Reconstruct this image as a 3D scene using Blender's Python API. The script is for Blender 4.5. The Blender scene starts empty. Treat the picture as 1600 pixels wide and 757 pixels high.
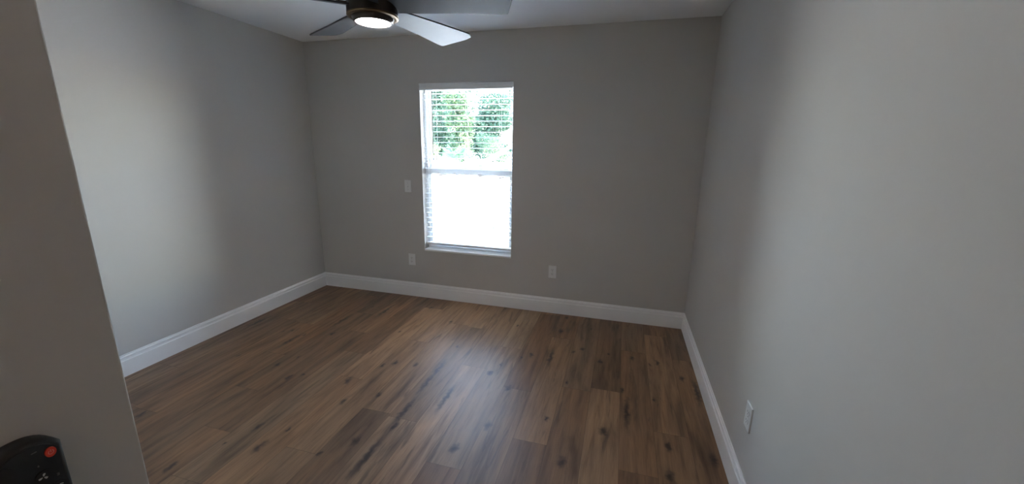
import bpy, bmesh, math, random
import numpy as np
from mathutils import Matrix, Vector

S = bpy.context.scene
COL = S.collection
PI = math.pi
R = math.radians

# ------------------------------------------------------------------ camera, light, exposure
cam_d = bpy.data.cameras.new('camera')
cam = bpy.data.objects.new('camera', cam_d)
COL.objects.link(cam)
S.camera = cam
cam_d.sensor_fit = 'HORIZONTAL'
cam_d.sensor_width = 36.0
cam_d.lens = 622.9 * 36.0 / 1600.0
cam_d.clip_start = 0.02
cam_d.clip_end = 500
r_, u_, f_ = (Vector((0.96358, 0.26694, 0.01615)), Vector((-0.07712, 0.21957, 0.97254)), Vector((-0.25607, 0.93837, -0.23216)))
m3 = Matrix((r_, u_, -f_)).transposed()
cam.matrix_world = Matrix.Translation((0, 0, 1.4987)) @ m3.to_4x4()

S.view_settings.view_transform = 'Standard'
S.view_settings.look = 'None'
S.view_settings.gamma = 1.0
S.view_settings.use_curve_mapping = False
S.view_settings.exposure = 3.45

SUN_STRENGTH = 8.0
SKY_STRENGTH = 0.55
FAN_LAMP = 6.0
HALL_FILL = 0.22  # strength of the added hall fill, no real lamp

W = bpy.data.worlds.new('sky')
S.world = W
W.use_nodes = True
wn = W.node_tree.nodes
wl = W.node_tree.links
wn.clear()
wo = wn.new('ShaderNodeOutputWorld')
wb = wn.new('ShaderNodeBackground')
ws = wn.new('ShaderNodeTexSky')
ws.sky_type = 'NISHITA'
ws.sun_disc = False
ws.sun_elevation = R(52)
ws.sun_rotation = R(80)
ws.dust_density = 1.2
wb.inputs['Strength'].default_value = SKY_STRENGTH
wl.new(ws.outputs[0], wb.inputs['Color'])
wl.new(wb.outputs[0], wo.inputs['Surface'])

sd = bpy.data.lights.new('sun', 'SUN')
sd.energy = SUN_STRENGTH
sd.angle = R(0.6)
sd.color = (1.0, 0.975, 0.94)
so = bpy.data.objects.new('sun', sd)
COL.objects.link(so)
so.rotation_euler = Vector((-0.55, -0.10, -0.83)).to_track_quat('-Z', 'Y').to_euler()

hd = bpy.data.lights.new('hall_fill_light', 'AREA')  # invented warm fill behind the camera, added to tint the near walls
hd.shape = 'DISK'
hd.size = 0.3
hd.energy = HALL_FILL
hd.color = (1.0, 0.58, 0.30)
ho = bpy.data.objects.new('hall_fill_light', hd)
COL.objects.link(ho)
ho.location = (0.05, -0.95, 2.42)

pd = bpy.data.lights.new('window_portal', 'AREA')
pd.shape = 'RECTANGLE'
pd.size = 0.86
pd.size_y = 1.5
pd.cycles.is_portal = True
po = bpy.data.objects.new('window_portal', pd)
COL.objects.link(po)
po.location = (-1.388, 3.620, 1.275)
po.rotation_euler = (R(-90), 0, 0)

S.cycles.max_bounces = 16
S.cycles.diffuse_bounces = 8
S.cycles.glossy_bounces = 6
S.cycles.transparent_max_bounces = 16
S.cycles.sample_clamp_indirect = 8.0
S.cycles.caustics_reflective = False
S.cycles.caustics_refractive = False

# ------------------------------------------------------------------ dimensions (metres)
XL, XR, D, H = -3.038, 0.595, 3.448, 2.44
XH, YF, YB = -0.5, 0.26, -1.6          # hall side wall, room front wall, end of the hall
WX0, WX1, WZ0, WZ1 = -1.829, -0.950, 0.507, 2.042
REV = 0.080

# ------------------------------------------------------------------ helpers
def tag(o, label=None, cat=None, group=None, kind=None):
    if label: o['label'] = label
    if cat: o['category'] = cat
    if group: o['group'] = group
    if kind: o['kind'] = kind
    return o

def empty(name, loc, rot=(0, 0, 0)):
    o = bpy.data.objects.new(name, None)
    o.empty_display_size = 0.05
    o.location = loc
    o.rotation_euler = rot
    COL.objects.link(o)
    return o

def obj(name, bm, mat, parent=None, smooth=False, loc=None):
    me = bpy.data.meshes.new(name)
    if isinstance(bm, bmesh.types.BMesh):
        bmesh.ops.recalc_face_normals(bm, faces=bm.faces)
        bm.to_mesh(me)
        bm.free()
    else:
        me.from_pydata(bm[0], [], bm[1])
    for m in (mat if isinstance(mat, (list, tuple)) else [mat]):
        me.materials.append(m)
    if smooth:
        for p in me.polygons:
            p.use_smooth = True
    o = bpy.data.objects.new(name, me)
    COL.objects.link(o)
    if parent: o.parent = parent
    if loc: o.location = loc
    return o

def auto_smooth(o, ang=35):
    me = o.data
    for p in me.polygons: p.use_smooth = True
    bm = bmesh.new(); bm.from_mesh(me)
    for e in bm.edges:
        if len(e.link_faces) == 2 and e.calc_face_angle(0) > R(ang): e.smooth = False
    bm.to_mesh(me); bm.free()
    return o

def bevel_mod(o, w, seg=2):
    b = o.modifiers.new('bevel', 'BEVEL')
    b.width = w; b.segments = seg; b.limit_method = 'ANGLE'
    return o

def add_box(bm, lo, hi, mi=0):
    v = [bm.verts.new((x, y, z)) for x in (lo[0], hi[0]) for y in (lo[1], hi[1]) for z in (lo[2], hi[2])]
    for q in ((0, 1, 3, 2), (4, 6, 7, 5), (0, 4, 5, 1), (2, 3, 7, 6), (0, 2, 6, 4), (1, 5, 7, 3)):
        fc = bm.faces.new([v[i] for i in q]); fc.material_index = mi
    return v

def box(lo, hi):
    bm = bmesh.new(); add_box(bm, lo, hi); return bm

def add_prism(bm, pts, z0, z1, fn=lambda x, y, z: (x, y, z)):
    a = [bm.verts.new(fn(x, y, z0)) for x, y in pts]
    b = [bm.verts.new(fn(x, y, z1)) for x, y in pts]
    n = len(pts)
    bm.faces.new(a); bm.faces.new(b)
    for i in range(n): bm.faces.new((a[i], a[(i + 1) % n], b[(i + 1) % n], b[i]))

def add_lathe(bm, prof, seg=64, close=True):
    rings = []
    for r, z in prof:
        if r < 1e-6: rings.append([bm.verts.new((0, 0, z))])
        else: rings.append([bm.verts.new((r * math.cos(2 * PI * i / seg), r * math.sin(2 * PI * i / seg), z)) for i in range(seg)])
    for a, b in zip(rings, rings[1:]):
        for i in range(seg):
            j = (i + 1) % seg
            if len(a) == 1 and len(b) == 1: continue
            if len(a) == 1: bm.faces.new((a[0], b[i], b[j]))
            elif len(b) == 1: bm.faces.new((a[i], a[j], b[0]))
            else: bm.faces.new((a[i], a[j], b[j], b[i]))

def lathe(prof, seg=64):
    bm = bmesh.new(); add_lathe(bm, prof, seg); return bm

def add_tube(bm, a, b, r0, r1=None, seg=8):
    r1 = r0 if r1 is None else r1
    a = Vector(a); b = Vector(b)
    d = (b - a).normalized()
    x = d.orthogonal().normalized(); y = d.cross(x)
    A = [bm.verts.new(a + (x * math.cos(2 * PI * i / seg) + y * math.sin(2 * PI * i / seg)) * r0) for i in range(seg)]
    B = [bm.verts.new(b + (x * math.cos(2 * PI * i / seg) + y * math.sin(2 * PI * i / seg)) * r1) for i in range(seg)]
    bm.faces.new(A); bm.faces.new(B)
    for i in range(seg): bm.faces.new((A[i], A[(i + 1) % seg], B[(i + 1) % seg], B[i]))

# ------------------------------------------------------------------ materials
class NT:
    def __init__(self, name):
        self.m = bpy.data.materials.new(name)
        self.m.use_nodes = True
        self.t = self.m.node_tree
        self.b = self.t.nodes['Principled BSDF']
    def n(self, typ, **kw):
        o = self.t.nodes.new('ShaderNode' + typ)
        for k, v in kw.items(): setattr(o, k, v)
        return o
    def l(self, a, b): self.t.links.new(a, b)
    def math(self, op, a, b=None, c=None, clamp=False):
        o = self.n('Math', operation=op, use_clamp=clamp)
        for i, v in enumerate((a, b, c)):
            if v is None: continue
            if hasattr(v, 'links'): self.l(v, o.inputs[i])
            else: o.inputs[i].default_value = v
        return o.outputs[0]
    def vmath(self, op, a, b=None):
        o = self.n('VectorMath', operation=op)
        for i, v in enumerate((a, b)):
            if v is None: continue
            if hasattr(v, 'links'): self.l(v, o.inputs[i])
            else: o.inputs[i].default_value = v
        return o.outputs['Value'] if op in ('LENGTH', 'DOT_PRODUCT', 'DISTANCE') else o.outputs[0]
    def noise(self, vec, scale, detail=4, rough=0.5, dist=0.0):
        o = self.n('TexNoise')
        o.inputs['Scale'].default_value = scale
        o.inputs['Detail'].default_value = detail
        o.inputs['Roughness'].default_value = rough
        o.inputs['Distortion'].default_value = dist
        if vec is not None: self.l(vec, o.inputs['Vector'])
        return o.outputs['Fac']
    def ramp(self, fac, stops):
        o = self.n('ValToRGB')
        e = o.color_ramp.elements
        while len(e) < len(stops): e.new(0.5)
        for i, (p, c) in enumerate(stops):
            e[i].position = p
            e[i].color = (*c, 1) if len(c) == 3 else c
        self.l(fac, o.inputs[0])
        return o.outputs[0]
    def mix(self, fac, a, b, blend='MIX'):
        o = self.n('MixRGB', blend_type=blend)
        for s, v in zip(o.inputs, (fac, a, b)):
            if hasattr(v, 'links'): self.l(v, s)
            elif isinstance(v, (int, float)): s.default_value = v
            else: s.default_value = (*v, 1)
        return o.outputs[0]
    def obj_co(self):
        return self.n('TexCoord').outputs['Object']
    def bump(self, h, strength, dist=0.002):
        o = self.n('Bump')
        o.inputs['Strength'].default_value = strength
        o.inputs['Distance'].default_value = dist
        self.l(h, o.inputs['Height'])
        self.l(o.outputs[0], self.b.inputs['Normal'])

def simple(name, col, rough=0.5, metal=0.0, var=0.04, scale=20, bump=0.0):
    t = NT(name)
    co = t.obj_co()
    nz = t.noise(co, scale, 3)
    lo = tuple(max(0, c * (1 - var)) for c in col); hi = tuple(min(1, c * (1 + var)) for c in col)
    t.l(t.ramp(nz, [(0.3, lo), (0.7, hi)]), t.b.inputs['Base Color'])
    t.b.inputs['Roughness'].default_value = rough
    t.b.inputs['Metallic'].default_value = metal
    if bump: t.bump(t.noise(co, scale * 8, 3), bump)
    return t.m

def paint(name, col, rough=0.55, bump=0.12):
    t = NT(name)
    co = t.obj_co()
    nz = t.noise(co, 2.0, 3)
    t.l(t.ramp(nz, [(0.3, tuple(c * 0.985 for c in col)), (0.7, tuple(c * 1.015 for c in col))]), t.b.inputs['Base Color'])
    t.b.inputs['Roughness'].default_value = rough
    t.b.inputs['Specular IOR Level'].default_value = 0.15
    t.bump(t.noise(co, 130, 3), bump, 0.0015)
    return t.m

M = {}
M['wall'] = paint('greige_wall_paint', (0.565, 0.540, 0.508), 0.85)
M['ceiling'] = paint('white_ceiling_paint', (0.92, 0.93, 0.935), 0.7, 0.25)
M['trim'] = simple('white_trim_paint', (0.88, 0.875, 0.87), 0.35, var=0.015, scale=6)
M['vinyl'] = simple('white_vinyl', (0.80, 0.81, 0.82), 0.3, var=0.01, scale=8)
M['slat'] = simple('white_blind_slat', (0.80, 0.81, 0.81), 0.35, var=0.01, scale=8)
M['plate'] = simple('white_plastic_plate', (0.76, 0.755, 0.74), 0.35, var=0.01, scale=30)
M['slot'] = simple('dark_slot', (0.04, 0.038, 0.036), 0.6, scale=60)
M['screw'] = simple('screw_metal', (0.5, 0.5, 0.48), 0.35, 0.8, scale=60)
M['cord'] = simple('white_cord', (0.75, 0.75, 0.74), 0.7, scale=60)
M['wand'] = simple('smoky_plastic_wand', (0.16, 0.17, 0.17), 0.25, scale=60)
M['bronze'] = simple('dark_bronze', (0.055, 0.043, 0.034), 0.32, 0.75, var=0.2, scale=14)
M['brass'] = simple('antique_brass', (0.20, 0.135, 0.07), 0.34, 0.9, var=0.12, scale=18)
M['blade'] = simple('dark_grey_blade', (0.040, 0.042, 0.048), 0.46, 0.0, var=0.06, scale=9)
M['remote'] = simple('black_remote_plastic', (0.006, 0.006, 0.0065), 0.4, scale=40)
M['remote_rim'] = simple('black_remote_rim', (0.008, 0.0075, 0.007), 0.6, scale=40)
M['red'] = simple('red_rubber_button', (0.75, 0.045, 0.02), 0.5, scale=60)
M['red_mark'] = simple('pale_red_mark', (0.85, 0.22, 0.18), 0.5, scale=60)
M['grey_mark'] = simple('grey_print', (0.55, 0.55, 0.56), 0.6, scale=60)
M['dim_mark'] = simple('dim_print', (0.12, 0.11, 0.11), 0.6, scale=60)
M['button'] = simple('black_rubber_button', (0.011, 0.011, 0.012), 0.6, scale=60)

t = NT('window_glass')
t.t.nodes.remove(t.b)
tr = t.n('BsdfTransparent'); gl = t.n('BsdfGlossy'); mx = t.n('MixShader'); fr = t.n('Fresnel')
tr.inputs['Color'].default_value = (0.95, 0.97, 0.96, 1)
gl.inputs['Roughness'].default_value = 0.02
fr.inputs['IOR'].default_value = 1.3
t.l(fr.outputs[0], mx.inputs[0]); t.l(tr.outputs[0], mx.inputs[1]); t.l(gl.outputs[0], mx.inputs[2])
t.l(mx.outputs[0], t.t.nodes['Material Output'].inputs['Surface'])
M['glass'] = t.m

t = NT('fan_lamp_diffuser')
t.b.inputs['Base Color'].default_value = (0.9, 0.9, 0.9, 1)
t.b.inputs['Emission Color'].default_value = (1.0, 0.93, 0.97, 1)
t.b.inputs['Emission Strength'].default_value = FAN_LAMP
M['diffuser'] = t.m



KNOTS=[(-0.722,1.591,'b'),(-0.614,1.807,'b'),(-0.182,1.656,'b'),(-0.003,1.943,'b'),(-0.555,2.626,'m'),(-0.199,2.823,'m'),(-0.258,2.76,'s'),(-0.401,3.078,'b'),(-0.395,3.371,'m'),(-0.604,2.169,'m'),(-0.251,2.353,'s'),(0.097,2.357,'m'),(0.288,2.325,'s'),(0.339,2.786,'m'),(0.167,2.806,'m'),(0.126,2.152,'l'),(0.333,1.921,'m'),(0.542,1.889,'b'),(0.324,1.71,'b'),(-0.056,2.677,'m'),(-0.615,2.574,'s'),(-0.771,2.308,'m'),(-0.311,1.958,'s'),(-0.73,2.431,'s'),(-1.124,2.59,'s'),(-1.353,2.977,'m'),(-0.41,2.629,'l'),(0.485,2.621,'m'),(0.558,2.481,'l'),(0.285,2.742,'s'),(-0.003,2.817,'s'),(-1.125,2.254,'l'),(-0.941,1.968,'l'),(-0.777,3.071,'s'),(-0.167,3.206,'s'),(-2.175,2.486,'m'),(-1.624,1.951,'b'),(-1.512,1.766,'m'),(-2.017,1.875,'m'),(-1.956,1.927,'s'),(-1.516,2.178,'m'),(-1.453,2.235,'m'),(-1.802,1.439,'m'),(-1.669,1.329,'b'),(-1.231,1.5,'b'),(-1.101,1.653,'m'),(-1.958,1.107,'m'),(-2.213,1.975,'m'),(-2.157,2.102,'s'),(-2.576,1.994,'s'),(-1.347,1.873,'m'),(-2.513,1.333,'m'),(-2.375,2.408,'s'),(-2.526,2.439,'s'),(-2.581,2.396,'s'),(-2.265,2.719,'l'),(-1.301,2.255,'m'),(-1.666,3.213,'s'),(-2.03,3.015,'l'),(-2.196,3.065,'s'),(-1.629,1.468,'s'),(-1.673,2.68,'s'),(-1.114,1.416,'l'),(-1.118,1.791,'l'),(-1.126,2.08,'l'),(-2.927,2.481,'l'),(-2.406,2.299,'l'),(-1.856,1.293,'s'),(-1.346,1.366,'s')]
def floor_material():
    t = NT('rustic_oak_planks')
    co = t.obj_co()
    sep = t.n('SeparateXYZ'); t.l(co, sep.inputs[0])
    tone = t.n('Attribute', attribute_name='tone').outputs['Fac']
    seed = t.n('Attribute', attribute_name='seed').outputs['Fac']
    hue = t.n('Attribute', attribute_name='hue').outputs['Fac']
    # coordinates stretched along the plank, shifted per plank
    cb = t.n('CombineXYZ')
    t.l(t.math('MULTIPLY_ADD', seed, 37.0, sep.outputs[0]), cb.inputs[0])
    t.l(t.math('MULTIPLY_ADD', seed, 53.0, sep.outputs[1]), cb.inputs[1])
    v_fine = t.vmath('MULTIPLY', cb.outputs[0], (1.0, 0.045, 1.0))
    v_mid = t.vmath('MULTIPLY', cb.outputs[0], (1.0, 0.075, 1.0))
    v_big = t.vmath('MULTIPLY', cb.outputs[0], (1.0, 0.17, 1.0))
    fine = t.noise(v_fine, 220, 4, 0.6)
    mid = t.noise(v_mid, 30, 6, 0.6, 0.5)
    big = t.noise(v_big, 9, 3, 0.5, 0.8)
    base = t.ramp(tone, [(0.0, (0.165, 0.098, 0.057)), (0.35, (0.208, 0.128, 0.075)), (0.65, (0.256, 0.162, 0.095)), (1.0, (0.338, 0.224, 0.136))])
    warm = t.mix(t.math('MULTIPLY', hue, 0.42), base, t.mix(1.0, base, (1.24, 0.95, 0.70), 'MULTIPLY'))
    g1 = t.ramp(mid, [(0.28, (0.56, 0.52, 0.49)), (0.48, (0.98, 0.97, 0.95)), (0.74, (1.24, 1.25, 1.22))])
    g2 = t.ramp(fine, [(0.3, (0.86, 0.85, 0.85)), (0.7, (1.08, 1.08, 1.08))])
    g3 = t.ramp(big, [(0.28, (0.56, 0.53, 0.52)), (0.5, (1.0, 1.0, 1.0)), (0.72, (1.22, 1.17, 1.08))])
    c = t.mix(1.0, warm, g1, 'MULTIPLY')
    c = t.mix(1.0, c, g2, 'MULTIPLY')
    c = t.mix(1.0, c, g3, 'MULTIPLY')
    # dark mineral streaks
    st = t.noise(t.vmath('MULTIPLY', cb.outputs[0], (1.0, 0.11, 1.0)), 21, 3, 0.55, 1.2)
    sm = t.ramp(st, [(0.60, (0, 0, 0)), (0.72, (1, 1, 1))])
    c = t.mix(t.math('MULTIPLY', sm, 0.55), c, (0.060, 0.036, 0.024))
    # knots: an elongated dark heart with a soft halo
    wob = t.n('TexNoise'); wob.inputs['Scale'].default_value = 26; wob.inputs['Detail'].default_value = 3
    t.l(co, wob.inputs['Vector'])
    w = t.vmath('MULTIPLY', t.vmath('SUBTRACT', wob.outputs['Color'], (0.5, 0.5, 0.5)), (0.045, 0.07, 0.0))
    wc = t.vmath('ADD', co, w)
    acc = None
    for (kx, ky, kk) in KNOTS:
        sx, sy = {'b': (0.020, 0.040), 'm': (0.014, 0.030), 's': (0.009, 0.019), 'l': (0.016, 0.135)}[kk]
        dv = t.vmath('MULTIPLY', t.vmath('SUBTRACT', wc, (kx, ky, 0.0)), (1 / sx, 1 / sy, 0.0))
        ln = t.vmath('LENGTH', dv)
        acc = ln if acc is None else t.math('MINIMUM', acc, ln)
    halo = t.math('SUBTRACT', 1.0, t.math('DIVIDE', acc, 2.3), clamp=True)
    halo = t.math('MULTIPLY', t.math('MULTIPLY', halo, halo), 0.75)
    heart = t.math('MULTIPLY', t.math('SUBTRACT', 1.25, acc, clamp=True), 1.0, clamp=True)
    c = t.mix(halo, c, (0.085, 0.050, 0.033))
    c = t.mix(t.math('MULTIPLY', heart, 0.80), c, (0.022, 0.013, 0.010))
    t.l(c, t.b.inputs['Base Color'])
    rr = t.ramp(mid, [(0.2, (0.46,) * 3), (0.8, (0.36,) * 3)])
    t.l(rr, t.b.inputs['Roughness'])
    t.b.inputs['Specular IOR Level'].default_value = 0.5
    t.bump(t.math('ADD', fine, t.math('MULTIPLY', mid, 0.6)), 0.10, 0.002)
    return t.m
M['floor'] = floor_material()
M['gap'] = simple('plank_gap', (0.05, 0.033, 0.024), 0.7, scale=40)

# ------------------------------------------------------------------ room shell
def structure(name, bm, mat, smooth=False):
    return tag(obj(name, bm, mat, smooth=smooth), kind='structure')

random.seed(4)
def build_floor():
    bm = bmesh.new()
    lt = bm.faces.layers.float.new('tone'); lh = bm.faces.layers.float.new('hue'); ls = bm.faces.layers.float.new('seed')
    add_box(bm, (XL - 0.1, YB - 0.1, -0.15), (XR + 0.1, D + 0.1, -0.0012), 1)
    pw, pl, g = 0.1808, 1.21, 0.0005
    ends = {-3: 1.475, -1: 1.75, 1: 2.335, 2: 2.90, 3: 2.02, -8: 1.99, -9: 2.28, -7: 2.574, -2: 2.18, 0: 1.08, -4: 2.35, -5: 1.72, -6: 2.95, -10: 2.575, -11: 1.70, -12: 2.10, -13: 1.37, -14: 2.6}
    fixed = {(-3, 1): (0.95, 0.1), (-8, 0): (0.85, 0.8), (-10, 1): (0.6, 0.5)}
    k0 = int(math.floor((XL - 0.05 + 0.275) / pw)); k1 = int(math.ceil((XR + 0.05 + 0.275) / pw))
    for k in range(k0, k1):
        x0 = -0.275 + k * pw; x1 = x0 + pw
        x0 = max(x0, XL - 0.05); x1 = min(x1, XR + 0.05)
        e = ends.get(k, random.uniform(1, 2.2))
        y = e - pl * math.ceil((e - YB) / pl)
        i = -math.ceil((e - YB) / pl)
        while y < D + 0.05:
            a = max(y, YB - 0.05); b = min(y + pl, D + 0.05)
            if b > a:
                vs = [bm.verts.new(p) for p in ((x0 + g, a + g, 0), (x1 - g, a + g, 0), (x1 - g, b - g, 0), (x0 + g, b - g, 0))]
                fc = bm.faces.new(vs)
                tn, hu = random.uniform(0.1, 0.9), random.random()
                if k <= -9: tn = random.uniform(0.05, 0.6)
                fc[lt], fc[lh] = fixed.get((k, i), (tn, hu))
                fc[ls] = random.random()
            y += pl; i += 1
    return structure('floor', bm, [M['floor'], M['gap']])
build_floor()

structure('ceiling', box((XL - 0.2, YB - 0.2, H), (XR + 0.2, D + 0.45, H + 0.12)), M['ceiling'])
structure('wall_left', box((XL - 0.15, YF - 0.12, -0.15), (XL, D, H)), M['wall'])
structure('wall_right', box((XR, YB, -0.15), (XR + 0.15, D, H)), M['wall'])
bm = bmesh.new()
TW = 0.20
add_box(bm, (XL - 0.15, D, -0.15), (WX0, D + TW, H))
add_box(bm, (WX1, D, -0.15), (XR + 0.15, D + TW, H))
add_box(bm, (WX0, D, -0.15), (WX1, D + TW, WZ0 - 0.018))
add_box(bm, (WX0, D, WZ1), (WX1, D + TW, H))
bmesh.ops.remove_doubles(bm, verts=bm.verts, dist=1e-5)
structure('wall_back', bm, M['wall'])
# wall between room and hall: one L-shaped plaster wall with a rounded outer corner
def wall_front_mesh():
    bm = bmesh.new()
    rc = 0.003
    arc = [(XH - rc + rc * math.cos(a), YF - rc + rc * math.sin(a)) for a in (R(90 - 15 * i) for i in range(7))]
    pts = [(XL, YF)] + arc + [(XH, YB), (XH - 0.12, YB), (XH - 0.12, YF - 0.12), (XL, YF - 0.12)]
    add_prism(bm, pts, -0.15, H)
    return bm
o = structure('wall_front', wall_front_mesh(), M['wall']); auto_smooth(o, 30)
structure('wall_hall', box((XH - 0.12, YB - 0.15, -0.15), (XR + 0.15, YB, H)), M['wall'])

# baseboards: two-step moulded profile (offset from wall, height)
BP = [(0, 0), (0.015, 0), (0.015, 0.105), (0.0140, 0.1075), (0.0095, 0.1090), (0.0090, 0.121), (0.0112, 0.123), (0.0118, 0.129), (0.0105, 0.1335), (0.0060, 0.1360), (0.0055, 0.1435), (0.0040, 0.145), (0, 0.145)]
def baseboard(name, a, b, nrm, miter_a=0, miter_b=0):
    a = Vector((*a, 0)); b = Vector((*b, 0)); n = Vector((*nrm, 0)); d = (b - a).normalized()
    bm = bmesh.new()
    A = [bm.verts.new(a + n * o_ + d * (o_ * miter_a) + Vector((0, 0, z))) for o_, z in BP]
    B = [bm.verts.new(b + n * o_ - d * (o_ * miter_b) + Vector((0, 0, z))) for o_, z in BP]
    k = len(BP)
    bm.faces.new(A); bm.faces.new(B)
    for i in range(k): bm.faces.new((A[i], A[(i + 1) % k], B[(i + 1) % k], B[i]))
    structure(name, bm, M['trim'])
baseboard('baseboard_left', (XL, YF), (XL, D), (1, 0), 1, 1)
baseboard('baseboard_back', (XL, D), (XR, D), (0, -1), 1, 1)
baseboard('baseboard_right', (XR, YB), (XR, D), (-1, 0), 1, 1)
baseboard('baseboard_front', (XL, YF), (XH, YF), (0, 1), 1, -1)
baseboard('baseboard_hall', (XH, YB), (XH, YF), (1, 0), 1, -1)

# ------------------------------------------------------------------ window
def build_window():
    win = empty('window_1', (0, 0, 0)); tag(win, kind='structure')
    y0 = D + REV
    # outer frame
    bm = bmesh.new(); fw = 0.022
    add_box(bm, (WX0, y0, WZ0), (WX0 + fw, y0 + 0.075, WZ1))
    add_box(bm, (WX1 - fw, y0, WZ0), (WX1, y0 + 0.075, WZ1))
    add_box(bm, (WX0 + fw, y0, WZ1 - fw), (WX1 - fw, y0 + 0.075, WZ1))
    add_box(bm, (WX0 + fw, y0, WZ0), (WX1 - fw, y0 + 0.075, WZ0 + fw))
    obj('frame', bm, M['vinyl'], win)
    MZ0, MZ1 = 1.238, 1.300
    def sash(ya, yb, z0, z1, st, rb, rt):
        bm = bmesh.new(); a, b = WX0 + fw, WX1 - fw
        add_box(bm, (a, ya, z0), (a + st, yb, z1)); add_box(bm, (b - st, ya, z0), (b, yb, z1))
        add_box(bm, (a + st, ya, z0), (b - st, yb, z0 + rb)); add_box(bm, (a + st, ya, z1 - rt), (b - st, yb, z1))
        s = bevel_mod(obj('sash', bm, M['vinyl'], win), 0.003)
        obj('glass', box((a + st, (ya + yb) / 2 - 0.002, z0 + rb), (b - st, (ya + yb) / 2 + 0.002, z1 - rt)), M['glass'], s)
        return s
    lo = sash(y0 + 0.008, y0 + 0.036, WZ0 + fw, MZ1, 0.026, 0.040, MZ1 - MZ0)
    up = sash(y0 + 0.040, y0 + 0.066, MZ0, WZ1 - fw, 0.018, 0.040, 0.030)
    # sill board, with a lip proud of the wall
    bm = bmesh.new()
    add_box(bm, (WX0, D - 0.010, WZ0 - 0.018), (WX1, D + TW, WZ0))
    bevel_mod(obj('sill', bm, M['trim'], win), 0.003)
build_window()

def build_blind():
    yb = D + 0.043                                            # centre line of the slats
    a, b = WX0 + 0.008, WX1 - 0.008
    root = empty('window_blind', ((WX0 + WX1) / 2, yb, 1.985))
    tag(root, 'white horizontal slat blind lowered and open inside the window opening', 'blind')
    off = Vector((-(WX0 + WX1) / 2, -yb, -1.985))
    def part(name, bm, mat, parent=root):
        bmesh.ops.translate(bm, verts=bm.verts, vec=off)
        return obj(name, bm, mat, parent)
    # stepped valance in front of the head rail
    bm = bmesh.new()
    prof = [(D - 0.006, 1.982), (D - 0.006, 1.996), (D - 0.002, 2.000), (D - 0.002, 2.022), (D - 0.008, 2.027), (D - 0.008, 2.038), (D + 0.004, 2.038), (D + 0.004, 1.982)]
    A = [bm.verts.new((WX0 - 0.001, y, z)) for y, z in prof]; B = [bm.verts.new((WX1 - 0.006, y, z - 0.006 * (z - 1.982) / 0.056)) for y, z in prof]
    bm.faces.new(A); bm.faces.new(B)
    for i in range(len(prof)):
        j = (i + 1) % len(prof); bm.faces.new((A[i], A[j], B[j], B[i]))
    part('valance', bm, M['slat'])
    part('head_rail', box((a, D + 0.016, 1.995), (b, D + 0.070, 2.036)), M['slat'])
    # slats
    pitch = 0.0475; n = 29; ztop = 1.955
    seg = 5
    def slat_bm():
        bm = bmesh.new(); hw, th = 0.0245, 0.0023
        top = []; bot = []
        for i in range(seg + 1):
            yy = -hw + 2 * hw * i / seg
            zz = 0.0016 * (1 - (yy / hw) ** 2)
            top.append((yy, zz + th / 2)); bot.append((yy, zz - th / 2))
        pts = top + bot[::-1]
        x0, x1 = a - (WX0 + WX1) / 2, b - (WX0 + WX1) / 2
        A = [bm.verts.new((x0, *p)) for p in pts]; B = [bm.verts.new((x1, *p)) for p in pts]
        bm.faces.new(A); bm.faces.new(B)
        for i in range(len(pts)):
            j = (i + 1) % len(pts); bm.faces.new((A[i], A[j], B[j], B[i]))
        return bm
    first = None
    for i in range(n):
        z = ztop - i * pitch - 1.985
        if first is None:
            s = first = obj('slat', slat_bm(), M['slat'], root)
        else:
            s = first.copy(); COL.objects.link(s); s.parent = root
        s.location = (0, 0, z); s.rotation_euler = (R(1.5), 0, 0)
    zb = ztop - (n - 1) * pitch - 0.040
    bevel_mod(part('bottom_rail', box((a, yb - 0.025, WZ0 + 0.045), (b, yb + 0.025, WZ0 + 0.066)), M['slat']), 0.003)
    for cx in (-1.700, -1.392, -1.075):
        bm = bmesh.new()
        for dy in (-0.027, 0.027): add_tube(bm, (cx, yb + dy, WZ0 + 0.055), (cx, yb + dy, 1.996), 0.0011, seg=6)
        part('ladder_cord', bm, M['cord'])
    bm = bmesh.new(); wx = -1.713
    add_tube(bm, (wx, D + 0.011, 1.975), (wx - 0.003, D + 0.011, 1.385), 0.0042, seg=10)
    add_tube(bm, (wx - 0.003, D + 0.011, 1.385), (wx - 0.003, D + 0.011, 1.365), 0.0055, seg=10)
    add_tube(bm, (wx, D + 0.011, 1.972), (wx, D + 0.028, 1.998), 0.0016, seg=6)
    part('tilt_wand', bm, M['wand'])
build_blind()

# ------------------------------------------------------------------ wall plates
def plate_root(name, label, cat, loc, rotz, group=None):
    r = empty(name, loc, (0, 0, rotz)); tag(r, label, cat, group); return r
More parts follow.
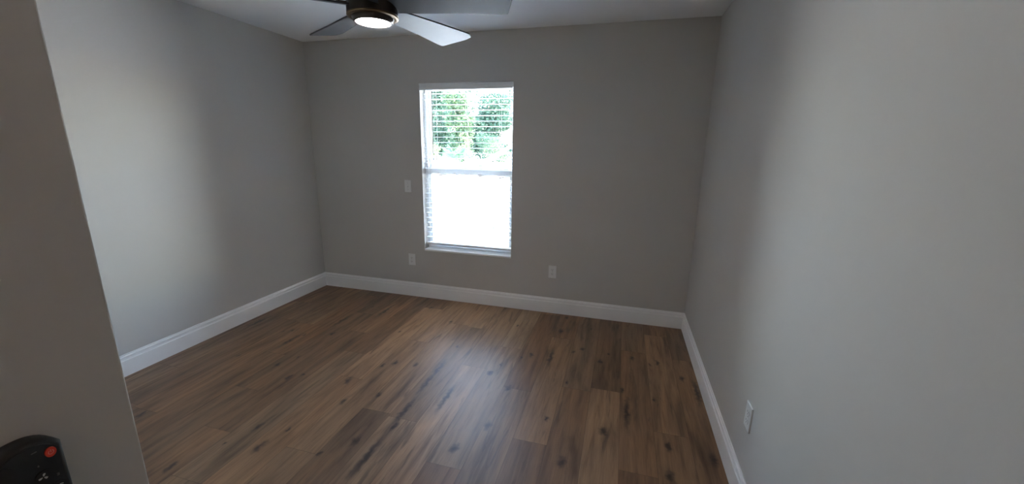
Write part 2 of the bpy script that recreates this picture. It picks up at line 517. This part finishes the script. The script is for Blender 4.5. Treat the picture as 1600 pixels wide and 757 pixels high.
# local axes: x across the plate, -y out of the wall, z up
def plate_bm(w=0.070, h=0.116):
    bm = bmesh.new(); e = 0.005
    rings = []
    for (iw, y) in ((0, 0), (0, -0.0045), (0.0022, -0.0060)):
        rings.append([bm.verts.new((sx * (w / 2 - iw), y, sz * (h / 2 - iw))) for sx, sz in ((-1, -1), (1, -1), (1, 1), (-1, 1))])
    for A, B in zip(rings, rings[1:]):
        for i in range(4): bm.faces.new((A[i], A[(i + 1) % 4], B[(i + 1) % 4], B[i]))
    bm.faces.new(rings[-1]); bm.faces.new(rings[0])
    return bm
def screw_bm(x, z, y=-0.0058):
    bm = bmesh.new(); add_tube(bm, (x, y + 0.001, z), (x, y - 0.0009, z), 0.0032, seg=12); return bm
def outlet(label, loc, rotz):
    r = plate_root('power_outlet', label, 'outlet', loc, rotz, 'duplex wall outlets')
    obj('cover_plate', plate_bm(), M['plate'], r)
    for s in (-1, 1):
        bm = bmesh.new(); zc = s * 0.0195
        pts = []
        for i in range(24):
            a_ = 2 * PI * i / 24
            pts.append((0.0168 * math.cos(a_), max(-0.0135, min(0.0135, 0.0168 * math.sin(a_))) + zc))
        add_prism(bm, pts, -0.005, -0.0078, lambda x, z, y: (x, y, z))
        rc = obj('receptacle', bm, M['plate'], r)
        bm = bmesh.new()
        for sx, hh in ((-0.0062, 0.0045), (0.0062, 0.0036)):
            add_box(bm, (sx - 0.0012, -0.0081, zc + 0.003 - hh), (sx + 0.0012, -0.0070, zc + 0.003 + hh))
        add_tube(bm, (0, -0.0070, zc - 0.0075), (0, -0.0081, zc - 0.0075), 0.0026, seg=12)
        obj('socket_slots', bm, M['slot'], rc)
    obj('screw', screw_bm(0, 0), M['screw'], r)
    return r
outlet('white duplex outlet on the back wall, low to the left below the light switch', (-1.976, D, 0.385), 0)
outlet('white duplex outlet on the back wall to the right below the window', (-0.554, D, 0.397), 0)
outlet('white duplex outlet on the right wall, seen almost edge-on above the baseboard', (XR, 1.697, 0.398), R(-90))
sw = plate_root('light_switch', 'white toggle light switch on the back wall just left of the window', 'light switch', (-1.985, D, 1.116), 0)
obj('cover_plate', plate_bm(), M['plate'], sw)
bm = box((-0.0055, -0.0068, -0.0125), (0.0055, -0.005, 0.0125)); bz = obj('toggle_bezel', bm, M['plate'], sw)
bm = bmesh.new()
A = [(-0.004, -0.006, -0.007), (0.004, -0.006, -0.007), (0.004, -0.006, 0.004), (-0.004, -0.006, 0.004)]
Bv = [(-0.0034, -0.017, -0.0125), (0.0034, -0.017, -0.0125), (0.0034, -0.015, -0.007), (-0.0034, -0.015, -0.007)]
va = [bm.verts.new(p) for p in A]; vb = [bm.verts.new(p) for p in Bv]
bm.faces.new(va); bm.faces.new(vb)
for i in range(4): bm.faces.new((va[i], va[(i + 1) % 4], vb[(i + 1) % 4], vb[i]))
obj('toggle', bm, M['plate'], sw)
for z in (-0.030, 0.030): obj('screw', screw_bm(0, z), M['screw'], sw)

# ------------------------------------------------------------------ fan remote in its place on the hall wall
def build_remote():
    yc, w, zt, zb, th = 0.1712, 0.0475, 1.2405, 1.085, 0.019
    root = empty('remote_control', (XH, yc, zb))
    tag(root, 'black fan remote control with red power button, mounted on hall wall', 'remote control')
    def outline(iw, n=14):
        hw = w / 2 - iw; p = []
        zt_ = zt - iw - zb; zs = zt - 0.0125 - iw * 0.6 - zb
        r = 0.004
        for i in range(n + 1):                       # arched top, tight shoulder
            s = -1 + 2 * i / n
            p.append((-s * hw, zs + (zt_ - zs) * (1 - abs(s) ** 2.6)))
        for i in range(5):
            a_ = PI + (PI / 2) * i / 4
            p.append((-hw + 0.012 * (1 + math.cos(a_)), iw + 0.012 * (1 + math.sin(a_))))
        for i in range(5):
            a_ = 1.5 * PI + (PI / 2) * i / 4
            p.append((hw - 0.012 * (1 - math.cos(a_)), iw + 0.012 * (1 + math.sin(a_))))
        return p
    bm = bmesh.new(); rings = []
    for iw, x in ((0.001, 0.0), (0.0, 0.003), (0.0, th - 0.004), (0.0012, th - 0.0014), (0.0035, th)):
        rings.append([bm.verts.new((x, p[0], p[1])) for p in outline(iw)])
    n = len(rings[0])
    for A, B in zip(rings, rings[1:]):
        for i in range(n): bm.faces.new((A[i], A[(i + 1) % n], B[(i + 1) % n], B[i]))
    bm.faces.new(rings[0]); bm.faces.new(rings[-1])
    auto_smooth(obj('body', bm, M['remote_rim'], root), 40)
    bm = bmesh.new()
    add_prism(bm, [(p[0], p[1]) for p in outline(0.0042)], th - 0.0002, th + 0.0006, lambda y, z, x: (x, y, z))
    obj('face_plate', bm, M['remote'], root)
    xf = th + 0.0006
    def L(y, z): return (y - yc, z - zb)
    def disc(y, z, ry, rz, x0, x1, n=24):
        bm = bmesh.new(); c = L(y, z)
        add_prism(bm, [(c[0] + ry * math.cos(2 * PI * i / n), c[1] + rz * math.sin(2 * PI * i / n)) for i in range(n)], x0, x1, lambda a_, b_, x: (x, a_, b_))
        return bm
    pb = obj('power_button', disc(0.1852, 1.2236, 0.0037, 0.0047, xf - 0.0005, xf + 0.0012), M['red'], root)
    tag(pb, 'red power button')
    bm = bmesh.new(); c = L(0.1852, 1.2236)
    for i in range(20):                              # open ring and bar of the power mark
        a0, a1 = R(120 + 300 * i / 20), R(120 + 300 * (i + 1) / 20)
        vs = [bm.verts.new((xf + 0.0014, c[0] + rr * math.cos(a_), c[1] + rr * math.sin(a_))) for a_, rr in ((a0, 0.0015), (a1, 0.0015), (a1, 0.0021), (a0, 0.0021))]
        bm.faces.new(vs)
    add_box(bm, (xf + 0.0010, c[0] - 0.0003, c[1]), (xf + 0.0014, c[0] + 0.0003, c[1] + 0.0024))
    obj('power_mark', bm, M['red_mark'], pb)
    for (y, z) in ((0.1570, 1.2236), (0.1772, 1.2040), (0.1855, 1.1870), (0.1570, 1.1870), (0.1855, 1.1700), (0.1570, 1.1700), (0.1712, 1.1500)):
        obj('button', disc(y, z, 0.0056, 0.0056, xf - 0.0005, xf + 0.0007), M['button'], root)
    # fan mark: three printed blades
    bm = bmesh.new(); c = L(0.1768, 1.2040)
    for k in range(3):
        a_ = R(65 + 120 * k)
        pts = []
        for s, wd in ((0.0006, 0.0004), (0.0018, 0.0011), (0.0030, 0.0012), (0.0034, 0.0004)):
            pts.append((s, wd))
        poly = [(s, wd) for s, wd in pts] + [(s, -wd * 0.5) for s, wd in reversed(pts)]
        bm.faces.new([bm.verts.new((xf + 0.0010, c[0] + s * math.cos(a_) - wd * math.sin(a_), c[1] + s * math.sin(a_) + wd * math.cos(a_))) for s, wd in poly])
    obj('fan_mark', bm, M['grey_mark'], root)
    bm = bmesh.new(); c = L(0.1757, 1.2300)
    add_box(bm, (xf - 0.0003, c[0] - 0.0018, c[1] - 0.0004), (xf + 0.0003, c[0] + 0.0018, c[1] + 0.0004))
    obj('dash_mark', bm, M['dim_mark'], root)
    bm = disc(0.1760, 1.2158, 0.0006, 0.0010, xf - 0.0003, xf + 0.0003, 10)
    obj('dot_mark', bm, M['dim_mark'], root)
    bm = bmesh.new(); c = L(0.1862, 1.1988)
    for dz in (-0.0010, 0.0, 0.0010): add_box(bm, (xf - 0.0003, c[0] - 0.0009, c[1] + dz - 0.0003), (xf + 0.0003, c[0] + 0.0008, c[1] + dz + 0.0002))
    obj('level_mark', bm, M['dim_mark'], root)
    bm = bmesh.new(); c = L(0.1855, 1.1868)
    for i in range(16):
        a0, a1 = R(30 + 250 * i / 16), R(30 + 250 * (i + 1) / 16)
        bm.faces.new([bm.verts.new((xf + 0.0010, c[0] + rr * math.cos(a_), c[1] + rr * math.sin(a_))) for a_, rr in ((a0, 0.0016), (a1, 0.0016), (a1, 0.0023), (a0, 0.0023))])
    obj('ring_mark', bm, M['grey_mark'], root)
build_remote()

# ------------------------------------------------------------------ ceiling fan
FX, FY, FZ = -1.200, 1.830, 2.058          # underside of the lamp
def build_fan():
    root = empty('ceiling_fan', (FX, FY, H))
    tag(root, 'dark bronze ceiling fan with five dark glossy blades and a lit round lamp', 'ceiling fan')
    o = FZ - H
    canopy = obj('canopy', lathe([(0, 0), (0.068, 0), (0.068, -0.016), (0.060, -0.040), (0.030, -0.056), (0.016, -0.058), (0, -0.058)]), M['bronze'], root); auto_smooth(canopy)
    dr = obj('downrod', lathe([(0, -0.05), (0.0125, -0.05), (0.0125, o + 0.18), (0, o + 0.18)], 24), M['bronze'], root); auto_smooth(dr)
    hs = obj('motor_housing', lathe([(0, o + 0.200), (0.030, o + 0.200), (0.036, o + 0.176), (0.090, o + 0.168), (0.110, o + 0.156), (0.117, o + 0.140), (0.117, o + 0.036), (0.114, o + 0.032), (0, o + 0.032)], 72), M['bronze'], root); auto_smooth(hs)
    tr_ = obj('trim_ring', lathe([(0.092, o + 0.032), (0.1165, o + 0.033), (0.1180, o + 0.029), (0.1165, o + 0.025), (0.110, o + 0.023), (0.100, o + 0.022), (0.092, o + 0.024)], 72), M['brass'], root); auto_smooth(tr_)
    tag(tr_, 'dull brass ring around the lamp')
    lk = obj('lamp_housing', lathe([(0, o + 0.034), (0.097, o + 0.030), (0.096, o + 0.022), (0.092, o + 0.010), (0.087, o + 0.004), (0.0805, o + 0.0025), (0.0805, o + 0.012), (0, o + 0.012)], 64), M['bronze'], root); auto_smooth(lk)
    df = obj('lamp_diffuser', lathe([(0, o - 0.0015), (0.040, o - 0.0008), (0.068, o + 0.001), (0.079, o + 0.005), (0.080, o + 0.011), (0, o + 0.011)], 64), M['diffuser'], root, smooth=True)
    tag(df, 'glowing white lamp lens')
    # blades: outline (radius, across) with cut tip; across > 0 is the lower edge
    zb = o + 0.070
    pitch = R(BLADE_PITCH)
    out = [(0.085, -0.050), (0.085, 0.050), (0.20, 0.066), (0.40, 0.083), (0.60, 0.110), (0.632, 0.109), (0.690, -0.034), (0.688, -0.072), (0.645, -0.093), (0.40, -0.078), (0.20, -0.062)]
    bm = bmesh.new()
    def bf(x, y, z):
        return (x, y * math.cos(pitch) + z * math.sin(pitch), -y * math.sin(pitch) + z * math.cos(pitch))
    add_prism(bm, out, -0.004, 0.004, bf)
    first = bevel_mod(obj('blade', bm, M['blade'], root), 0.003)
    bm = bmesh.new()
    add_prism(bm, [(0.07, -0.032), (0.07, 0.032), (0.150, 0.022), (0.158, 0.0), (0.150, -0.022)], 0.0042, 0.010, bf)
    iron = obj('blade_bracket', bm, M['bronze'], first)
    for k in range(5):
        a_ = R(BLADE_ANGLE + 72 * k)
        if k == 0: b = first
        else:
            b = first.copy(); COL.objects.link(b); b.parent = root
            c = iron.copy(); COL.objects.link(c); c.parent = b
        b.location = (0, 0, zb); b.rotation_euler = (0, 0, a_)
BLADE_PITCH, BLADE_ANGLE = 14, 3
build_fan()

# ------------------------------------------------------------------ outdoors
M['sand'] = simple('pale_sand', (0.75, 0.74, 0.715), 0.9, var=0.12, scale=1.2, bump=0.2)
M['bark'] = simple('grey_brown_bark', (0.16, 0.13, 0.10), 0.9, var=0.3, scale=12)
M['dead'] = simple('dry_wood', (0.024, 0.019, 0.015), 0.9, var=0.3, scale=12)
def leaf_mat(name, a, b, trans=0.35):
    t = NT(name)
    oi = t.n('NewGeometry')
    rc = t.ramp(oi.outputs['Random Per Island'], [(0.0, a), (1.0, b)])
    t.l(rc, t.b.inputs['Base Color'])
    t.b.inputs['Roughness'].default_value = 0.5
    t.b.inputs['Specular IOR Level'].default_value = 0.3
    tl = t.n('BsdfTranslucent'); t.l(rc, tl.inputs['Color'])
    mx = t.n('MixShader'); mx.inputs[0].default_value = trans
    t.l(t.b.outputs[0], mx.inputs[1]); t.l(tl.outputs[0], mx.inputs[2])
    t.l(mx.outputs[0], t.t.nodes['Material Output'].inputs['Surface'])
    return t.m
M['leaf_deep'] = leaf_mat('deep_green_leaf', (0.030, 0.066, 0.046), (0.068, 0.120, 0.076))
M['leaf_mid'] = leaf_mat('mid_green_leaf', (0.036, 0.072, 0.040), (0.088, 0.128, 0.060))
M['leaf_lime'] = leaf_mat('yellow_green_leaf', (0.07, 0.11, 0.045), (0.14, 0.17, 0.075))
M['leaf_palm'] = leaf_mat('palmetto_green', (0.04, 0.10, 0.06), (0.09, 0.16, 0.09))
M['grass'] = leaf_mat('thin_grass', (0.030, 0.060, 0.034), (0.060, 0.090, 0.050))

def gz(x, y):
    s = max(0.0, min(1.0, (y - 9.0) / 10.0)); s = s * s * (3 - 2 * s)
    return -0.16 + 0.62 * s + 0.05 * math.sin(x * 0.7 + y * 0.35) * s
def build_ground():
    xs = np.linspace(-40, 25, 66); ys = np.linspace(D + TW + 0.0, 60, 80)
    v = [(float(x), float(y), gz(x, y)) for y in ys for x in xs]
    nx = len(xs)
    f = [(j * nx + i, j * nx + i + 1, (j + 1) * nx + i + 1, (j + 1) * nx + i) for j in range(len(ys) - 1) for i in range(nx - 1)]
    tag(obj('ground', (v, f), M['sand'], smooth=True), kind='structure')
build_ground()

rng = np.random.default_rng(7)
def leaves(centres, size, droop=0.3):
    """bent two-quad leaves at the given points, random directions"""
    n = len(centres)
    d = rng.normal(size=(n, 3)); d[:, 2] -= droop; d /= np.linalg.norm(d, axis=1)[:, None]
    s = np.cross(d, rng.normal(size=(n, 3))); s /= np.linalg.norm(s, axis=1)[:, None]
    nn = np.cross(d, s)
    L = size * rng.uniform(0.7, 1.3, (n, 1)); Wd = L * 0.42
    c = np.asarray(centres)
    p0 = c; p1 = c + d * L * 0.5 + s * Wd * 0.5 - nn * L * 0.06; p2 = c + d * L - nn * L * 0.12; p3 = c + d * L * 0.5 - s * Wd * 0.5 - nn * L * 0.06
    pm = c + d * L * 0.5
    V = np.stack([p0, p1, p2, p3, pm], 1).reshape(-1, 3)
    i = np.arange(n) * 5
    F = np.concatenate([np.stack([i, i + 1, i + 2, i + 4], 1), np.stack([i, i + 4, i + 2, i + 3], 1)])
    return V.tolist(), F.tolist()

def crown_points(n, blobs):
    pts = []
    w = np.array([b[3] ** 2 for b in blobs]); w = w / w.sum()
    for b, k in zip(blobs, (w * n).astype(int)):
        u = rng.normal(size=(k, 3)); u /= np.linalg.norm(u, axis=1)[:, None]
        rr = b[3] * rng.uniform(0.55, 1.05, (k, 1)) ** 0.6
        pts.append(np.array(b[:3]) + u * rr * np.array([1, 1, 0.85]))
    return np.concatenate(pts)

def tree(label, x, y, h, rad, mat, n, leaf=0.16, low=0.25):
    root = empty('broadleaf_tree', (x, y, gz(x, y))); tag(root, label, 'tree', 'trees behind the sandy yard')
    global rng
    rng = np.random.default_rng(int(abs(x) * 100 + y))
    blobs = []
    for _ in range(13):
        t_ = rng.uniform(low, 1.0); a = rng.uniform(0, 2 * PI)
        q = rad * (1.0 - 0.55 * abs(t_ - 0.55)) * rng.uniform(0.1, 0.75)
        br = rad * rng.uniform(0.35, 0.58)
        q = min(q, rad * 0.93 - br)
        blobs.append((q * math.cos(a), q * math.sin(a), h * t_ - rad * 0.2, br))
    obj('foliage', leaves(crown_points(n, blobs), leaf), mat, root)
    bm = bmesh.new()
    add_tube(bm, (0, 0, -0.1), (0.05, 0.02, h * 0.55), 0.10, 0.06, 9)
    for b in blobs[:7]:
        z0 = min(h * 0.5, max(0.3, b[2] * 0.55))
        add_tube(bm, (0.03, 0.01, z0), b[:3], 0.045, 0.015, 6)
    obj('trunk', bm, M['bark'], root, smooth=True)

def shrub(label, x, y, h, rad, mat, n, leaf=0.10):
    root = empty('leafy_shrub', (x, y, gz(x, y))); tag(root, label, 'shrub', 'shrubs at the yard edge')
    blobs = [(rng.uniform(-.5, .5) * rad, rng.uniform(-.4, .4) * rad, h * rng.uniform(0.35, 0.8), rad * rng.uniform(0.4, 0.6)) for _ in range(6)]
    obj('foliage', leaves(crown_points(n, blobs), leaf), mat, root)
    bm = bmesh.new()
    for b in blobs: add_tube(bm, (b[0] * 0.2, b[1] * 0.2, -0.05), b[:3], 0.022, 0.008, 6)
    obj('stem', bm, M['bark'], root, smooth=True)

LOW = [
 ('low green plant on the sand left of the palmetto fan', -8.55, 17.6, 0.34, 0.20, 'leaf_mid', 160),
 ('low green plant on the sand straight below the palmetto fan', -7.55, 17.3, 0.38, 0.24, 'leaf_mid', 200),
 ('low green plant on the sand near the foot of the leaning trunk', -6.15, 17.0, 0.34, 0.22, 'leaf_mid', 180),
]
for (lb, x, y, h, rad, mt, n) in LOW: shrub(lb, x, y, h, rad, M[mt], n, 0.07)

def palmetto(label, x, y, s, nf, mat):
    root = empty('saw_palmetto', (x, y, gz(x, y))); tag(root, label, 'palmetto', 'palmettos at the yard edge')
    for k in range(nf):
        a = 2 * PI * k / nf + rng.uniform(-0.2, 0.2); el = R(rng.uniform(30, 75))
        dirv = Vector((math.cos(a) * math.cos(el), math.sin(a) * math.cos(el), math.sin(el)))
        side = Vector((-math.sin(a), math.cos(a), 0)); up = side.cross(dirv) * -1
        L = s * rng.uniform(0.7, 1.0)
        tip = dirv * L
        V = []; F = []
        for i in range(15):
            b = R(-105 + 15 * i)
            dd = dirv * math.cos(b) + side * math.sin(b)
            l2 = s * 0.62 * (0.72 + 0.28 * math.cos(b))
            w = 0.024 * s; sv = dd.cross(up).normalized() * w
            i0 = len(V)
            V += [tip - sv * 0.4, tip + sv * 0.4, tip + dd * l2 * 0.55 + sv, tip + dd * l2 - up * 0.1 * s, tip + dd * l2 * 0.55 - sv]
            F.append((i0, i0 + 1, i0 + 2, i0 + 3, i0 + 4))
        fr_ = obj('frond', ([tuple(v) for v in V], F), mat, root)
        bm = bmesh.new(); add_tube(bm, (0, 0, -0.03), tip, 0.012 * s, 0.007 * s, 6)
        obj('stalk', bm, mat, fr_)

TREES = [
 ('tall deep green tree seen through the left part of the window', -13.3, 27.4, 6.8, 2.05, 'leaf_deep', 9000),
 ('deep green tree behind the window centre, second from the left', -9.2, 27.0, 7.0, 2.05, 'leaf_deep', 9500),
 ('mid green tree behind the window centre, third from the left', -5.1, 26.6, 6.6, 2.05, 'leaf_mid', 9000),
 ('deep green tree standing farthest right beyond the window', -1.3, 26.5, 7.2, 2.0, 'leaf_deep', 6000),
 ('mid green tree farthest left beyond the window', -17.6, 27.0, 6.6, 2.0, 'leaf_mid', 5000),
 ('dark tall tree standing behind the others at the window centre', -14.4, 34.0, 9.0, 3.0, 'leaf_deep', 12000),
 ('dark tall tree standing behind the others at the window right', -8.2, 34.0, 9.0, 3.0, 'leaf_deep', 12000),
 ('dark tall tree standing behind the others at the far left', -20.6, 34.0, 9.0, 3.0, 'leaf_deep', 6000),
]
TREES.append(('slim mid green young tree in front of the others, left of the window centre', -10.1, 23.9, 4.6, 1.0, 'leaf_mid', 4200))
for (lb, x, y, h, rad, mt, n) in TREES: tree(lb, x, y, h, rad, M[mt], n, 0.25, 0.06)
SHRUBS = [
 ('yellow green shrub low behind the left slats', -10.9, 21.8, 1.3, 0.65, 'leaf_lime', 600),
 ('small yellow green shrub behind the window centre', -8.6, 21.5, 1.9, 0.55, 'leaf_lime', 420),
 ('yellow green shrub seen at the right edge of the window', -5.0, 21.8, 1.9, 0.9, 'leaf_lime', 1300),
 ('mid green shrub just left of the yellow green right hand shrub', -6.8, 21.4, 1.5, 0.8, 'leaf_mid', 1300),
 ('deep green shrub between the trees left of the slim young tree', -12.4, 23.9, 2.3, 0.95, 'leaf_deep', 2600),
 ('deep green shrub just right of the slim young tree', -8.0, 23.9, 2.1, 0.95, 'leaf_deep', 2600),
 ('deep green shrub between the trees at the right of the window', -5.7, 24.0, 2.3, 0.95, 'leaf_deep', 2600),
 ('deep green shrub farthest left at the yard edge', -13.2, 22.4, 1.6, 0.9, 'leaf_deep', 1200),
]
for (lb, x, y, h, rad, mt, n) in SHRUBS: shrub(lb, x, y, h, rad, M[mt], n)
palmetto('pale green fan palmetto left of the leaning bleached trunk', -8.3, 19.6, 0.80, 12, M['leaf_palm'])
palmetto('small fan palmetto at the left edge of the view', -10.9, 19.8, 0.60, 10, M['leaf_palm'])

# fallen bleached trunk lying in the shrubs, dry twigs on the sand, strip of grass
def fallen_trunk():
    bm = bmesh.new()
    p = [(-6.9, 18.3, gz(-6.9, 18.3) + 0.05), (-6.3, 18.4, 0.85), (-5.6, 18.5, 1.25), (-5.0, 18.6, 1.68)]
    r = [0.13, 0.12, 0.10, 0.07]
    for i in range(3): add_tube(bm, p[i], p[i + 1], r[i], r[i + 1], 9)
    add_tube(bm, p[2], (-5.8, 18.3, 1.62), 0.05, 0.02, 6)
    tag(obj('fallen_trunk', bm, M['pale_wood'], smooth=True), 'bleached leaning tree trunk at the right edge of the yard shrubs', 'trunk')
M['pale_wood'] = simple('bleached_wood', (0.62, 0.57, 0.50), 0.9, var=0.2, scale=8)
fallen_trunk()
TW_ = [('dry brown twig on the sand behind the left of the lower sash', -7.75, 15.9, 0.9, 20), ('dry forked branch arching over the sand, left of centre', -6.95, 15.3, 1.1, -15),
       ('dry twig on the sand near the window centre', -6.0, 15.9, 0.7, 30), ('dry branch on the sand right of the window centre', -5.15, 15.4, 1.0, 5), ('dry twig at the far right of the sand', -4.4, 15.0, 0.8, -25)]
for lb, x, y, l, a in TW_:
    root = empty('dry_twig', (x, y, gz(x, y)), (0, 0, R(a)))
    tag(root, lb, 'twig', 'dry twigs on the sand')
    bm = bmesh.new()
    pts = [(-l * 0.5, 0, 0.01), (-l * 0.15, 0.03, 0.07), (l * 0.2, -0.02, 0.11), (l * 0.5, 0.02, 0.08)]
    for i in range(3): add_tube(bm, pts[i], pts[i + 1], 0.040 - 0.008 * i, 0.032 - 0.008 * i, 7)
    obj('stick', bm, M['dead'], root)
    for q, dz in ((1, 0.16), (2, 0.12), (2, -0.05)):
        bm = bmesh.new()
        add_tube(bm, pts[q], (pts[q][0] + l * 0.22, pts[q][1] + rng.uniform(-.2, .2), pts[q][2] + dz), 0.018, 0.008, 5)
        obj('side_twig', bm, M['dead'], root)
k = 2600
gx = rng.uniform(-4.5, -2.4, k); gy = 7.8 + rng.normal(size=k) * 0.16 + 0.12 * np.sin(gx * 1.3)
V = []; F = []
for x, y in zip(gx, gy):
    h = rng.uniform(0.02, 0.055); a = rng.uniform(0, PI); w = 0.006; ln = rng.uniform(-.02, .02)
    i0 = len(V); g = gz(x, y)
    V += [(x - w * math.cos(a), y - w * math.sin(a), g - 0.004), (x + w * math.cos(a), y + w * math.sin(a), g - 0.004), (x + ln, y + ln, g + h)]
    F.append((i0, i0 + 1, i0 + 2))
tag(obj('grass_strip', (V, F), M['grass']), 'thin strip of sparse grass across the sandy yard', 'grass', kind='stuff')
